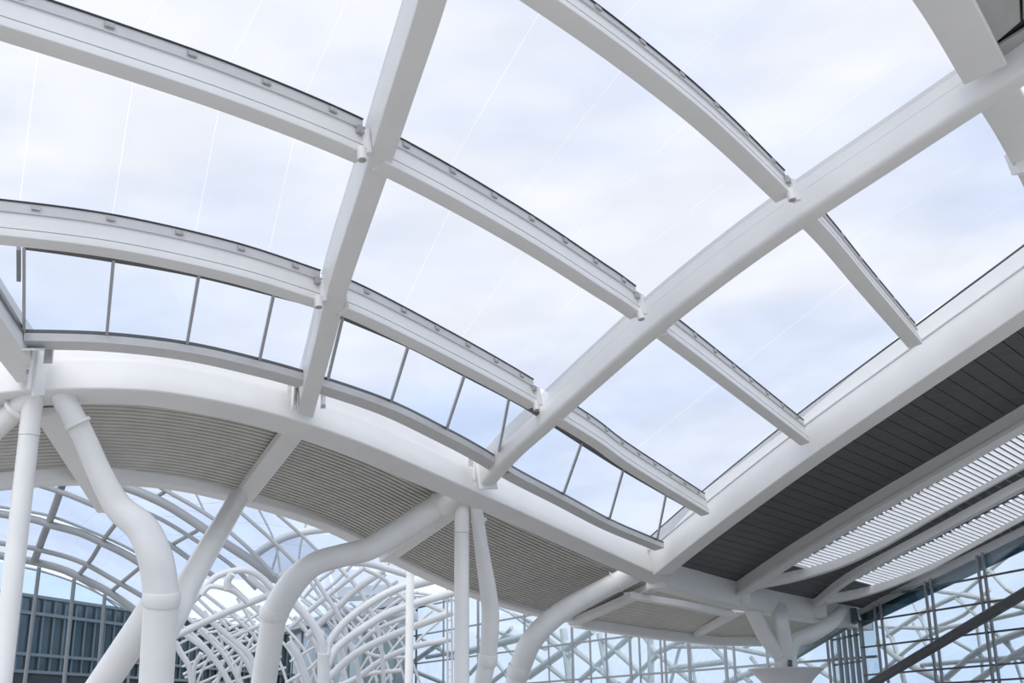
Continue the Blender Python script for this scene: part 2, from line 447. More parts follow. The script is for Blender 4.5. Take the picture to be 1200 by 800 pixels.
# ------------------------------------------------------------------ clerestory windows
CL_T = dense([(-60, 285), (28, 291), (133, 306), (233, 324), (321, 346), (372, 360), (402, 373), (479, 406), (545, 440), (610, 474), (645, 496), (682, 520), (731, 551), (781, 580), (815, 599)])
CL_B = dense([(-60, 391), (28, 392), (125, 395), (219, 406), (304, 425), (384, 448), (458, 474), (523, 506), (560, 526), (605, 553), (660, 582), (714, 611), (768, 634)])
def at_x(px, x): return cut(px, x, x + 1)[0]
def clerestory(idx, xs_t, xs_b, first=True):
    t = struct('window_%d' % idx, R(*at_x(CL_B, xs_b[0])))
    for (a0, a1), (b0, b1) in zip(zip(xs_t, xs_t[1:]), zip(xs_b, xs_b[1:])):
        A = resample(pix_path(cut(CL_T, a0, a1), 0.12, 2), 4); B = resample(pix_path(cut(CL_B, b0, b1), 0.12, 2), 4)
        m = MB()
        for j in range(5): m.v += [A[j], B[j], A[j] + NRM * .02, B[j] + NRM * .02]
        for j in range(4):
            q = j * 4; m.f += [(q, q + 4, q + 5, q + 1), (q + 2, q + 3, q + 7, q + 6), (q, q + 2, q + 6, q + 4), (q + 1, q + 5, q + 7, q + 3)]
        m.f += [(0, 1, 3, 2), (16, 18, 19, 17)]
        m.make('pane', CLERG, t)
    for x, y in list(zip(xs_t, xs_b))[0 if first else 1:-1]:
        MB().sweep([R(*at_x(CL_B, y), .06), R(*at_x(CL_T, x), .06)], rbox(0.075, 0.10)).make('mullion', CLM, t)
    MB().sweep(pix_path(cut(CL_T, xs_t[0], xs_t[-1]), 0.06, 2), rbox(0.2, 0.07)).make('head_frame', STEEL, t)
    bp = pix_path(cut(CL_B, xs_b[0], xs_b[-1]), 0.0, 2)
    MB().sweep(bp, rbox(0.09, 0.09, 0, 0.05, 0.06)).make('bottom_frame', STEEL, t)
    MB().sweep(bp, [(-.42, -.20), (.06, -.20), (.10, 0.0), (-.42, 0.0)]).make('sill', SILL, t)
    return t
clerestory(1, [28, 133, 233, 321, 382], [28, 125, 219, 304, 360], first=True)
clerestory(2, [385, 402, 479, 545, 597, 632], [365, 384, 458, 523, 583, 596], first=False)
clerestory(3, [632, 682, 731, 781, 812], [586, 660, 714, 770, 776], first=False)
# glass return above the beam at the left edge
w4 = struct('window_4', R(10, 340))
a, b, c, d = R(-60, 286, .1), R(24, 294, .1), R(29, 392, .1), R(-60, 262, -.1)
MB().slab(R(-60, 284, .12), R(23, 294, .12), R(27, 388, .12), R(-62, 258, .14), NRM, .02).make('pane', CLERG, w4)
MB().sweep([R(27, 392, .05), R(0, 348, .05), R(-60, 250, .05)], rbox(.12, .14)).make('bottom_frame', ALU, w4)
MB().sweep([R(22, 330, .05), R(22, 293, .05)], rbox(.1, .1)).make('mullion', ALU, w4)

# ------------------------------------------------------------------ ring beam, bay by bay
def ring_bay(px, label, ends=True):
    pts = pix_path(px, 0, 2)
    t = thing('ring_beam', pts[0], label, 'beam')
    smooth_edges(MB().sweep(pts, rbox(1.0, 0.86, 0.07, 0, -0.22, top=False)).make('box_girder', WHITE, t), 18)
    MB().sweep(pts, rbox(0.5, 0.58, 0, 0.19, 0.522)).make('top_plate', WHITE, t)
    MB().sweep(pts, rbox(0.3, 0.05, 0, 0.12, 0.84)).make('cover_strip', SILL, t)
    return t, pts
ring_bay(cut(RING, -300, 47), 'white curved ring beam piece at the far left edge')
ring_bay(cut(RING, 47, 356), 'white curved ring beam below left clerestory, over three white pipes')
ring_bay(cut(RING, 356, 560), 'white curved ring beam below the middle clerestory')
ring_bay(cut(RING, 560, 770), 'white curved ring beam below the right clerestory panes')
def ring_right(px, label, sc):
    pts = pix_path(px, 0, 4)
    t = thing('ring_beam', pts[0], label, 'beam')
    smooth_edges(MB().sweep(pts, rbox(1.1, 1.55, 0.06, 0, 0.0), UP).make('box_girder', WHITE, t), 18)
    return t, pts
rr, _ = ring_right(RING2[:2], 'straight white ring beam below the charcoal ceiling, left of pipe cluster', 1)
rr2, rr2p = ring_right(RING2[1:], 'straight white ring beam ending at the right glass wall', 1)
p = rr2p[-1]; tn = (rr2p[-1] - rr2p[-2]).normalized(); s = tn.cross(UP).normalized()
MB().box(p, s, UP, tn, .6, .8, .03).make('end_plate', WHITE, rr2)
for x, y in ((866, 690), (956, 708)):
    q = R(x, y); MB().box(q + s * .05, s, UP, tn, .6, .78, .04).make('stiffener_plate', WHITE, rr2 if x > 900 else rr)
# gusset plates where the beams meet the ring
def gusset(px, py, par, w=.05, h=.75):
    q = R(px, py); MB().box(q + NRM * .2, RGT, UP, FWD, w, h, .3).make('gusset_plate', WHITE, par)
g = thing('node_plates', R(47, 430), 'white gusset plates where the left beam meets ring beam', 'bracket')
def RN(x, y, near): return P(x, y, 1.0 / wroof(x, y) - near)
for x, y, hh in ((48.5, 428, .80), (43, 426, .66)):
    MB().box(RN(x, y, .75), RGT, UP, FWD, .035, hh, .35).make('gusset_plate', WHITE, g)
for y in (409, 431, 452):
    MB().box(RN(37, y, .7), RGT, UP, FWD, .22, .03, .32).make('stiffener_plate', WHITE, g)
MB().box(RN(39, 420, .35), RGT, UP, FWD, .12, .42, .05).make('recess_shade_plate', BRACK, g)  # grey box stands in for the shade inside a recess
MB().box(RN(57, 417, .62), RGT, UP, FWD, .10, .20, .05).make('small_recess_shade', BRACK, g)  # no cover here: grey box imitates a small dark recess

# ------------------------------------------------------------------ soffit beyond the ring beam
SI = dense([(-300, 528), (-110, 478), (-40, 470), (50, 463), (150, 464), (250, 477), (345, 500), (440, 534), (520, 572), (600, 611), (700, 657), (766, 684), (800, 694)])
SO = dense([(-300, 630), (-110, 580), (-40, 565), (40, 556), (110, 553), (200, 558), (285, 576), (380, 605), (462, 645), (530, 677), (610, 705), (680, 721)])
SOB = dense([(-300, 640), (-110, 589), (-40, 574), (40, 565), (110, 562), (200, 567), (285, 585), (380, 614), (462, 654), (530, 686), (610, 713), (680, 728), (730, 738)])
# depth of both edges: the inner one lies on the roof surface, the outer one further out
_ZO = [(-110, 33), (110, 37), (285, 42), (462, 53), (680, 66), (880, 78)]
def zo(x):
    for (x0, z0), (x1, z1) in zip(_ZO, _ZO[1:]):
        if x <= x1: return z0 + (z1 - z0) * (x - x0) / (x1 - x0)
    return _ZO[-1][1]
def SOP(x, y): return P(x, y, zo(x))
def soffit_bay(i0, i1, o0, o1, par, nr, mat=RIB, name='corrugated_panel', inner=None, outer=None, m=28):
    A = resample([R(x, y) for x, y in cut(inner or SI, i0, i1)], m); B = resample([SOP(x, y + 5) for x, y in cut(SOB, o0, o1)], m)
    mb = MB(); rows = []
    prof = ((0.0, 0.0), (0.55, 0.0), (0.62, 0.16), (0.93, 0.16))
    for r in range(nr):
        for (t, d) in prof: rows.append(((r + t) / nr, d))
    for i in range(m + 1):
        for (t, d) in rows: mb.v.append(A[i].lerp(B[i], t) + UP * (d + 0.18))
    n = len(rows)
    for i in range(m):
        for j in range(n - 1): mb.f.append((i * n + j, i * n + j + 1, (i + 1) * n + j + 1, (i + 1) * n + j))
    o = mb.make(name, mat, par); o['kind'] = 'stuff'
    return o
sof = struct('ceiling', R(300, 480))
soffit_bay(-300, 50, -300, 110, sof, 26)
soffit_bay(50, 346, 110, 287, sof, 27)
soffit_bay(346, 532, 287, 462, sof, 29)
soffit_bay(532, 768, 462, 690, sof, 32)
# outer ring beam
def outer_ring(xa, xb, label):
    pts = [SOP(x, y) for x, y in cut(SOB, xa, xb)]
    t = thing('outer_ring_beam', pts[0], label, 'beam')
    smooth_edges(MB().sweep(pts, rbox(0.8, 0.5, 0.08, 0, .12), UP).make('box_girder', WHITE, t), 18)
    return t
outer_ring(-300, 287, 'white curved outer ring beam over the barrel vault at left')
outer_ring(287, 462, 'white curved outer ring beam, middle piece along the ribbed soffit')
outer_ring(462, 682, 'white outer ring beam behind the thin columns, right of centre')
# right part of the soffit: darker boards
SI3 = [(762, 686), (870, 715), (1000, 738)]
SO3 = [(672, 731), (760, 743), (840, 752), (905, 753)]
sof3 = struct('ceiling', R(780, 700))
def sof3pt(u, t): # u along, t across
    A = R(*cut(SI3, 772, 1000)[0]) if False else None
A3 = [R(x, y) for x, y in SI3]; B3o = [SOP(x, y) for x, y in SO3]
A3 = resample(A3, 12); B3o = resample(B3o, 12)
NB = 16
for k in range(NB):
    t0, t1 = k / NB, (k + 0.9) / NB
    m = MB()
    for i in range(13):
        a = A3[i].lerp(B3o[i], t0) + UP * .2; b = A3[i].lerp(B3o[i], t1) + UP * .2
        m.v += [a, b, a + UP * .06, b + UP * .06]
    for i in range(12):
        q = i * 4; m.f += [(q, q + 1, q + 5, q + 4), (q + 2, q + 6, q + 7, q + 3), (q, q + 4, q + 6, q + 2), (q + 1, q + 3, q + 7, q + 5)]
    m.make('board', MATS['grey_ceiling_panel'] if False else RIB, sof3)
pts = resample([P(x, y, zo(x)) for x, y in [(676, 729), (760, 742), (840, 751), (905, 752)]], 8)
orb = thing('outer_ring_beam', pts[0], 'straight white outer ring beam behind the pipe cluster', 'beam')
smooth_edges(MB().sweep(pts, rbox(0.8, 0.55, 0.08), UP).make('box_girder', WHITE, orb))
pts = [P(x, y, z) for x, y, z in ((735, 697, 60.5), (800, 708, 63), (856, 720, 66))]
tb = thing('soffit_beam', pts[0], 'slim white beam across the grey soffit near right pipe branch', 'beam')
MB().sweep(pts, rbox(.5, .3), UP).make('box_girder', WHITE, tb)
# radial struts under the soffit
def strut(p0, p1, w, h, label):
    t = thing('soffit_strut', p0, label, 'strut')
    o = MB().sweep([p0, p1], rbox(w, h, .03), UP).make('box_girder', WHITE, t)
    return t
strut(R(345, 500, -.1), SOP(283, 584), .72, .3, 'flat white strut across the ribbed soffit below narrow beam')
strut(R(56, 475, -.2), SOP(128, 592) - UP * .1, .7, .3, 'white strut beside the bent pipe at far left soffit')
strut(R(536, 588, -.25), SOP(452, 652) - UP * .1, .6, .3, 'white strut beside the S-bent pipe below the middle')
strut(R(768, 680, -.3), SOP(672, 727) - UP * .1, .75, .3, 'white strut beside the right bent pipe below edge beam')
strut(R(868, 708, -.3), SOP(812, 744) - UP * .05, .55, .3, 'short white strut across dark soffit left of pipe cluster')

# ------------------------------------------------------------------ charcoal plank ceiling and louvres (right)
U0 = R(770, 667); UD = (R(1010, 720) - R(770, 667)).normalized()
VD = NRM.cross(UD).normalized()
if (R(1200, 340) - U0).dot(VD) < 0: VD = -VD
def uv(px, py):
    r = ray(px, py); k = (U0 + NRM * 0.35 - EYE).dot(NRM) / r.dot(NRM)
    d = EYE + r * k - U0; return d.dot(UD), d.dot(VD)
def UVP(u, v, off=0.0): return U0 + UD * u + VD * v + NRM * off
def edge_u(px):
    q = sorted([uv(x, y) for x, y in px], key=lambda k: k[1])
    def f(v):
        for (u0, v0), (u1, v1) in zip(q, q[1:]):
            if v <= v1: return u0 + (u1 - u0) * (v - v0) / (v1 - v0)
        (u0, v0), (u1, v1) = q[-2], q[-1]
        return u1 + (u1 - u0) * (v - v1) / (v1 - v0)
    return f, q[0][1], q[-1][1]
R4 = dense([(866, 690), (940, 641), (1040, 581), (1120, 535), (1200, 488), (1310, 424), (1450, 343)])
R5 = dense([(956, 706), (1000, 673), (1100, 620), (1200, 566), (1310, 508), (1450, 436)])
R6 = dense([(1006, 722), (1082, 681), (1200, 624), (1310, 572), (1450, 507)])
eB3, _, vmax = edge_u(B3)
e4, _, _ = edge_u(R4); e5, _, _ = edge_u(R5); e6, _, _ = edge_u(R6)
L1a, v1a, _ = edge_u([(925, 663), (950, 650), (1050, 592), (1150, 533), (1200, 504), (1310, 440), (1450, 359)])
L1b, _, _ = edge_u([(933, 673), (983, 659), (1027, 641), (1053, 628), (1200, 548), (1310, 488), (1450, 412)])
L2a, v2a, _ = edge_u([(1000, 680), (1015, 672), (1100, 630), (1200, 578), (1310, 521), (1450, 449)])
L2b, _, _ = edge_u([(1030, 688), (1060, 678), (1110, 652), (1200, 607), (1310, 552), (1450, 482)])
pc = struct('ceiling', U0)
pitch = 0.62; v = -0.45
COFF = 0.35
while v < vmax + 2:
    v1 = v + pitch * 0.94
    vm = (v + v1) / 2
    segs = []
    a = eB3(vm) - .2; b = e6(vm) + .3
    cuts = [a]
    lo1, hi1 = L1a(vm), L1b(vm); lo2, hi2 = L2a(vm), L2b(vm)
    spans = []
    cur = a
    if vm > v1a and hi1 - lo1 > .3: spans.append((cur, lo1)); cur = hi1
    if vm > v2a and hi2 - lo2 > .3: spans.append((cur, lo2)); cur = hi2
    spans.append((cur, b))
    for (s0, s1) in spans:
        if s1 - s0 < .15: continue
        off = COFF + random.uniform(0, .012)
        MB().slab(UVP(s0, v, off), UVP(s1, v, off), UVP(s1, v1, off), UVP(s0, v1, off), NRM, .05).make('plank', PLANK, pc)
    v += pitch
# black void board above the planks (not above the louvre openings)
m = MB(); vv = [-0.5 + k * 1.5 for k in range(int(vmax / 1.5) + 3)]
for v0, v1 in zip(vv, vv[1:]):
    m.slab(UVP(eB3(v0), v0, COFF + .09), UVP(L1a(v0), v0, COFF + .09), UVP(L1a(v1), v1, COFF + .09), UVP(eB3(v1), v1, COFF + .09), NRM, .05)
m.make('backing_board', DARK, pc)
# louvres
def louvres(lo, hi, vstart, label, vend):
    t = thing('louvre_screen', UVP(lo(vstart), vstart, .3), label, 'louvre')
    v = vstart; p = 0.30
    while v < vend:
        a, b = lo(v), hi(v)
        if b - a > .25:
            m = MB(); p0 = UVP(a + .02, v, COFF); p1 = UVP(b - .02, v, COFF)
            for k in range(7):
                an = math.pi * (1 + k / 6); d = VD * (math.cos(an) * .115) + NRM * (math.sin(an) * .06 + .03)
                m.v += [p0 + d, p1 + d]
            m.f = [(2 * k, 2 * k + 1, 2 * k + 3, 2 * k + 2) for k in range(6)]
            smooth_edges(m.make('louvre_blade', BLADE, t), 50)
        v += p
    n = 0; v = vstart + p / 2
    m = MB()
    while v < vend:
        a, b = lo(v), hi(v)
        if b - a > .25: m.sweep([UVP(a, v, COFF + .04), UVP(b, v, COFF + .04)], rbox(.085, .05))
        v += p
    o = m.make('dark_batten', STEEL, t)
    return t
louvres(L1a, L1b, v1a + .2, 'opal louvre screen between first and second white rafters', vmax + 1)
louvres(L2a, L2b, v2a + .2, 'opal louvre screen next to the right glass wall', vmax + 1)

def rafter(px, label, w, h, lip=True):
    pts = pix_path(px, 0, 1)
    t = thing('ceiling_rafter', pts[0], label, 'rafter')
    MB().sweep(pts, rbox(w * .55, h, 0, 0, 0.05)).make('web', WHITE, t)
    MB().sweep(pts, rbox(w, .16, 0, 0, -h / 2)).make('bottom_flange', WHITE, t)
    return t
rafter(R4, 'deep white rafter between charcoal planks and first louvre screen', .72, .66)
rafter(R5, 'grey-white rafter between the two louvre screens', .42, .32)
rafter(R6, 'white rafter along the top of the right glass wall', .6, .45)
def curved_strip(px, label, w, h):
    pts = pix_path(px, .12, 6)
    t = thing('curved_trim_beam', pts[0], label, 'beam')
    n = len(pts); sc = [max(.36, 1.0 - 1.1 * i / (n - 1)) for i in range(n)]
    MB().sweep(pts, rbox(w, h, 0, 0, 0), scale=sc).make('curved_plate', WHITE, t)
    return t
curved_strip([(884, 686), (933, 677), (983, 663), (1027, 644), (1060, 627), (1120, 593), (1200, 549), (1300, 494), (1440, 417)], 'curved white trim beam under the first louvre screen', .55, .6)
curved_strip([(966, 704), (1000, 699), (1040, 688), (1083, 671), (1115, 655), (1200, 609), (1300, 558), (1440, 488)], 'curved white trim beam under the second louvre screen', .5, .6)

# ------------------------------------------------------------------ pipe columns
def pipe(name, pts_px, label, cat, collars=(), seam=(), parts=None):
    pass
def branch(par, spec, name='branch', n=7, seg=24):
    """spec: (px, py, Z, width_px)"""
    pts = catmull([P(a, b, z) for a, b, z, w in spec], n)
    rr = catmull([Vector((w * z / F_PX / 2, 0, 0)) for a, b, z, w in spec], n)
    o = MB().tube(pts, [r.x for r in rr], seg).make(name, PIPE, par)
    return smooth_edges(o, 50)
def ring_on(par, spec0, spec1, rad, h0=0, name='collar'):
    a = P(*spec0); b = P(*spec1)
    o = MB().tube([a, a.lerp(b, .08), a.lerp(b, .92), b], [rad * .965, rad, rad, rad * .965], 28).make(name, PIPE, par)
    return smooth_edges(o, 50)
def ground(px, py, Z, lean=(0, 0)):
    p = P(px, py, Z); return Vector((p.x + lean[0], p.y + lean[1], 0))
def pole(spec_top, width, label, z0=0):
    p = P(*spec_top); r = width * spec_top[2] / F_PX / 2
    t = thing('round_column', Vector((p.x, p.y, 0)), label, 'column')
    q = p - UP * 1.05
    smooth_edges(MB().tube([Vector((p.x, p.y, 0)), q], r, 24).make('shaft', PIPE, t), 50)
    smooth_edges(MB().tube([q + UP * .01, p + UP * .3], r * 1.03, 24).make('head_sleeve', PIPE, t), 50)
    return t
pole((39, 466, 31.8), 23, 'slender white round column at the far left under beam end')
pole((541, 592, 45.0), 17, 'slender white round column in the centre, left of bent column')
pole((481, 652, 66), 9.5, 'thin white round column behind, left of the central column')

def tree(label, trunk, collar, branches):
    z = trunk[0][2]
    base = P(*trunk[-1][:3]); top = P(*trunk[0][:3])
    d = (base - top); k = (top.z) / (top.z - base.z) if top.z > base.z else 1
    foot = top + d * k
    t = thing('tree_column', Vector((foot.x, foot.y, 0)), label, 'column')
    r = trunk[0][3] * z / F_PX / 2
    smooth_edges(MB().tube([foot, top], [r * 1.0, r], 28).make('trunk', PIPE, t), 50)
    if collar:
        (c0, c1, wc) = collar
        ring_on(t, c0, c1, wc * z / F_PX / 2)
    for b in branches: branch(t, b)
    return t
t1 = tree('thick white forked column at left with collar and bent branch',
     [(189, 700, 31.5, 40), (183, 800, 31.5, 40)], ((190, 692, 31.5), (188.5, 709, 31.5), 44),
     [[(189, 706, 31.5, 41), (187, 680, 31.5, 41), (181, 650, 31.5, 40), (166, 618, 31.7, 37), (139, 594, 31.9, 32), (118, 556, 32, 28), (97, 510, 32, 27), (76, 470, 32, 27), (68, 456, 32.1, 26)],
      [(194, 742, 32.0, 28), (208, 714, 32.5, 30), (218, 690, 33.5, 30), (243, 645, 36, 27), (268, 603, 39, 24), (280, 582, 40.5, 23)]])
branch(t1, [(182, 708, 33.5, 36), (165, 735, 33.5, 36), (120, 802, 33.5, 36), (85, 855, 33.5, 36)], 'raking_strut')
for (x, y, x2, y2, z, w) in ((90, 494, 92, 498, 31.9, 31), ):
    ring_on(t1, (x, y, z), (x2, y2, z), w * z / F_PX / 2, name='flange_ring')
t2 = tree('white column with S-bent branch rising to the middle ring joint',
     [(321, 722, 43, 29.5), (309, 800, 43, 30)], ((321.5, 713, 43), (319.5, 725, 43), 33.5),
     [[(321, 724, 43, 31), (327, 708, 43, 32), (345, 681, 43, 31), (368, 661, 43.2, 28), (400, 651, 43.5, 27), (432, 643, 43.8, 27), (465, 624, 44.3, 28.5), (500, 601, 44.8, 30), (536, 578, 45, 31)]])
ring_on(t2, (514, 592, 44.9), (516, 591, 44.9), 34 * 45 / F_PX / 2, name='flange_ring')
t3 = tree('slim white bent column right of the slender central column',
     [(571, 772, 46, 20), (566, 800, 46, 20)], ((572, 766, 46), (570.5, 779, 46), 23.5),
     [[(571.5, 772, 46, 20.5), (574, 745, 46, 21), (574.5, 715, 46, 20.5), (571, 685, 45.8, 19.5), (565.5, 650, 45.5, 17), (561, 618, 45.2, 15.5), (557, 585, 45, 15)]])
ring_on(t3, (561, 608, 45.2), (561.3, 611, 45.2), 19 * 45 / F_PX / 2, name='flange_ring')
t4 = tree('white bent column right of centre leaning to the edge beam joint',
     [(607, 790, 54, 24), (603, 805, 54, 24)], ((609, 780, 54), (606, 793, 54), 27.5),
     [[(607.5, 789, 54, 25), (613, 772, 54, 26), (622, 752, 54, 26), (638, 733, 54.3, 25), (662, 714, 55, 24), (700, 693, 56.5, 23), (745, 671, 58, 23)]])
ring_on(t4, (721, 682, 57.2), (722.5, 681, 57.2), 27 * 57 / F_PX / 2, name='flange_ring')
# left neighbour's branch
lb = thing('pipe_branch', P(-40, 540, 32), 'white pipe branch leaving the frame at far left edge', 'pipe')
branch(lb, [(44, 458, 32, 27), (33, 468, 31.8, 27), (10, 488, 31.8, 26), (-25, 522, 31.8, 26), (-70, 575, 32, 28)], 'pipe')
ring_on(lb, (20, 479, 31.7), (17, 482, 31.7), 31 * 32 / F_PX / 2, name='flange_ring')
# pipe cluster with a bowl on the right
ZB = 67
t5 = thing('bowl_column', ground(921, 784, ZB), 'white column carrying a shallow bowl with three pipes', 'column')
p = P(921, 784, ZB); rb = 44 * ZB / F_PX
lv = [(0.36, -2.4), (0.42, -2.2), (0.9, -1.35), (1.5, -.55), (rb * .93, -.12), (rb, 0.0), (rb * .985, .05), (rb * .8, .03), (.62, -.02), (.6, .0)]
m = MB(); seg = 40
for (r, z) in lv:
    for j in range(seg):
        an = 2 * math.pi * j / seg; m.v.append(p + Vector((r * math.cos(an), r * math.sin(an), z)))
for i in range(len(lv) - 1):
    for j in range(seg): m.f.append((i * seg + j, i * seg + (j + 1) % seg, (i + 1) * seg + (j + 1) % seg, (i + 1) * seg + j))
smooth_edges(m.make('bowl', PIPE, t5), 40)
smooth_edges(MB().tube([Vector((p.x, p.y, 0)), p - UP * 2.0], .45, 24).make('trunk', PIPE, t5), 50)
smooth_edges(MB().tube([p, p + UP * .75], .62, 24).make('stub', PIPE, t5), 50)
branch(t5, [(914, 768, ZB, 17), (900, 750, ZB, 18), (888, 728, ZB, 18), (877, 704, ZB, 19), (873, 692, ZB, 19)])
branch(t5, [(922, 775, ZB, 19), (920, 755, ZB, 18), (916, 730, ZB, 17), (914, 722, ZB + .5, 20), (913, 714, ZB + 1.2, 20)])
branch(t5, [(926, 772, ZB + .3, 14), (931, 752, ZB + .5, 16), (950, 743, ZB + 1, 19), (972, 731, ZB + 2.5, 16), (986, 716, ZB + 5, 14)])
sp = MB().box(P(926, 778, ZB - .8), RGT, UP, FWD, .1, .22, .1).make('spotlight', STEEL, t5)

# ================================================================== right glass wall
def plane_hit(px, py, A, D):
    """ray against the vertical plane through plan point A with plan direction D -> point"""
    n = Vector((-D.y, D.x, 0)); r = ray(px, py)
    k = (A - EYE).dot(n) / r.dot(n)
    return EYE + r * k
def hdir(px):
    r = ray(px, 850); return Vector((r.x, r.y, 0)).normalized()
D_R = hdir(200)                       # away along the right wall
A_R = P(1010, 718, 74); A_R.z = 0
def onR(px, py): return plane_hit(px, py, A_R, D_R)
def sR(p): return (p - A_R).dot(D_R)  # negative towards the viewer
N_R = Vector((-D_R.y, D_R.x, 0))
if N_R.dot(EYE - A_R) < 0: N_R = -N_R
topA, topB = onR(1012, 724), onR(1200, 633)
def topz(s):
    sa, sb = sR(topA), sR(topB)
    return .35 + topA.z + (topB.z - topA.z) * (s - sa) / (sb - sa)
wall_r = thing('glass_wall', A_R, 'tall glass wall with grey mullions at the right edge', 'glass wall')
wall_r.name = 'wall_right'; wall_r['kind'] = 'structure'
del wall_r['category']; del wall_r['label']
mull = [sR(onR(x, y)) for x, y in ((1031, 750), (1038, 750), (1088, 700), (1095, 700), (1152, 690), (1159, 690), (1225, 680), (1232, 680), (1300, 660), (1307, 660), (1380, 640), (1387, 640))]
trz = [onR(x, y).z for x, y in ((1143, 678), (1143, 708), (1100, 748), (1180, 778), (1180, 796))]
trz = sorted(set([round(z, 2) for z in trz] + [0.6, 2.0]))
def Rp(s, z, off=0): return A_R + D_R * s + UP * z + N_R * off
for s in mull:
    MB().box(Rp(s, topz(s) / 2, .12), D_R, N_R, UP, .07, .06, topz(s) / 2).make('mullion', ALU, wall_r)
s0, s1 = min(mull) - 4, 0.3
for z in trz:
    sa = s0; sb = s1
    # stop the transom where the roof line comes down
    slope = (topz(1) - topz(0))
    if abs(slope) > 1e-6:
        sx = (z - topz(0)) / slope
        if slope < 0: sb = min(sb, sx)
    if sb - sa > .5: MB().sweep([Rp(sa, z, .1), Rp(sb, z, .1)], rbox(.10, .10), UP).make('transom', STEEL, wall_r)
cols = sorted([s0] + mull[0::2] + [s1])
zs = [0.0] + trz + [99]
for c0, c1 in zip(cols, cols[1:]):
    for z0, z1 in zip(zs, zs[1:]):
        a1 = min(z1, topz(c0)); b1 = min(z1, topz(c1))
        if a1 <= z0 + .05 and b1 <= z0 + .05: continue
        a1 = max(a1, z0); b1 = max(b1, z0)
        MB().slab(Rp(c0, z0), Rp(c1, z0), Rp(c1, b1), Rp(c0, a1), N_R, .02).make('pane', FACG, wall_r)
# teal cladding band under the rafter
MB().slab(Rp(s0, topz(s0) - .05, -.1), Rp(s1, topz(s1) - .05, -.1), Rp(s1, topz(s1) - .75, -.1), Rp(s0, topz(s0) - .75, -.1), N_R * -1, .12).make('head_band', BANDG, wall_r)
# dark diagonal rail
ra, rb_ = plane_hit(990, 820, A_R + N_R * 2.2, D_R), plane_hit(1230, 678, A_R + N_R * 2.2, D_R)
rail = thing('diagonal_rail', ra, 'dark grey steel rail sloping up across the right glass wall', 'rail')
MB().sweep([ra, rb_], rbox(.32, .42, .04), UP).make('rail_tube', STEEL, rail)
MB().sweep([ra + UP * .24, rb_ + UP * .24], rbox(.2, .06), UP).make('cap_strip', ALU, rail)
# white lattice behind the right wall
lat = thing('space_frame', A_R - N_R * 5, 'white tubular space frame seen through the right glass wall', 'space frame')
LR = [((1088, 690), (1133, 697), (1205, 712), 7), ((1030, 734), (1110, 735), (1205, 716), 5), ((1030, 752), (1060, 775), (1115, 803), 9),
      ((1080, 779), (1140, 774), (1205, 769), 6), ((1108, 795), (1150, 760), (1205, 738), 8), ((1140, 800), (1185, 770), (1205, 758), 8),
      ((1112, 747), (1140, 763), (1155, 772), 5), ((1160, 690), (1130, 720), (1095, 735), 5), ((1032, 720), (1050, 760), (1060, 800), 6),
      ((1060, 680), (1075, 715), (1090, 745), 5), ((1040, 745), (1085, 715), (1130, 694), 6), ((1145, 735), (1150, 770), (1153, 805), 4),
      ((1120, 700), (1160, 735), (1205, 780), 5), ((1150, 655), (1180, 690), (1205, 700), 6), ((1195, 640), (1160, 668), (1130, 694), 5),
      ((1070, 730), (1105, 790), (1110, 805), 4), ((1180, 745), (1195, 790), (1200, 805), 4), ((1030, 790), (1075, 752), (1110, 735), 5)]
AL = A_R - N_R * 5
for a, b, c, w in LR:
    pts = [plane_hit(x, y, AL, D_R) for x, y in (a, b, c)]
    Zm = (pts[1] - EYE).dot(FWD)
    smooth_edges(MB().tube(catmull(pts, 3), w * Zm / F_PX / 2, 10).make('frame_tube', FRAMEW, lat), 50)

# ================================================================== middle glass wall
D_M = hdir(-150)
A_M = P(700, 770, 105); A_M.z = 0
def onM(px, py, off=0): return plane_hit(px, py, A_M - N_M * off, D_M)
N_M = Vector((-D_M.y, D_M.x, 0))
if N_M.dot(EYE - A_M) < 0: N_M = -N_M
def sM(p): return (p - A_M).dot(D_M)
def Mp(s, z, off=0): return A_M + D_M * s + UP * z + N_M * off
wall_m = struct('wall_back', A_M)
mx = [(440, 4), (489, 5), (521, 4), (562, 6), (617, 4), (645, 2), (673, 5), (694, 3), (713, 3), (741, 5), (752, 3), (777, 3), (782, 4), (810, 6), (853, 6), (863, 4), (902, 4), (935, 4), (974, 4), (979, 4)]
HM = onM(600, 690).z + 1.0
ms = []
for x, w in mx:
    q = onM(x, 780); s = sM(q); Zm = (q - EYE).dot(FWD); ms.append(s)
    MB().box(Mp(s, HM / 2, .15), D_M, N_M, UP, w * Zm / F_PX / 2 * .8, .05, HM / 2).make('mullion', ALU, wall_m)
tz = [onM(600, 763).z]
dz = onM(600, 763).z - onM(690, 795).z
tz = [tz[0] + k * dz for k in range(-4, 5)]
sa, sb = max(ms), min(ms)
for z in tz:
    if 0 < z < HM: MB().sweep([Mp(sb - 4, z, .1), Mp(sa, z, .1)], rbox(.16, .16), UP).make('transom', ALU, wall_m)
mss = sorted(ms); 
mss = [mss[0] - 4] + [s for i, s in enumerate(mss) if i == 0 or s - mss[i - 1] > 1.2]
zz = [0] + [z for z in tz if 0.3 < z < HM] + [HM]
for c0, c1 in zip(mss, mss[1:]):
    for z0, z1 in zip(zz, zz[1:]):
        MB().slab(Mp(c0, z0), Mp(c1, z0), Mp(c1, z1), Mp(c0, z1), N_M, .02).make('pane', FACG, wall_m)
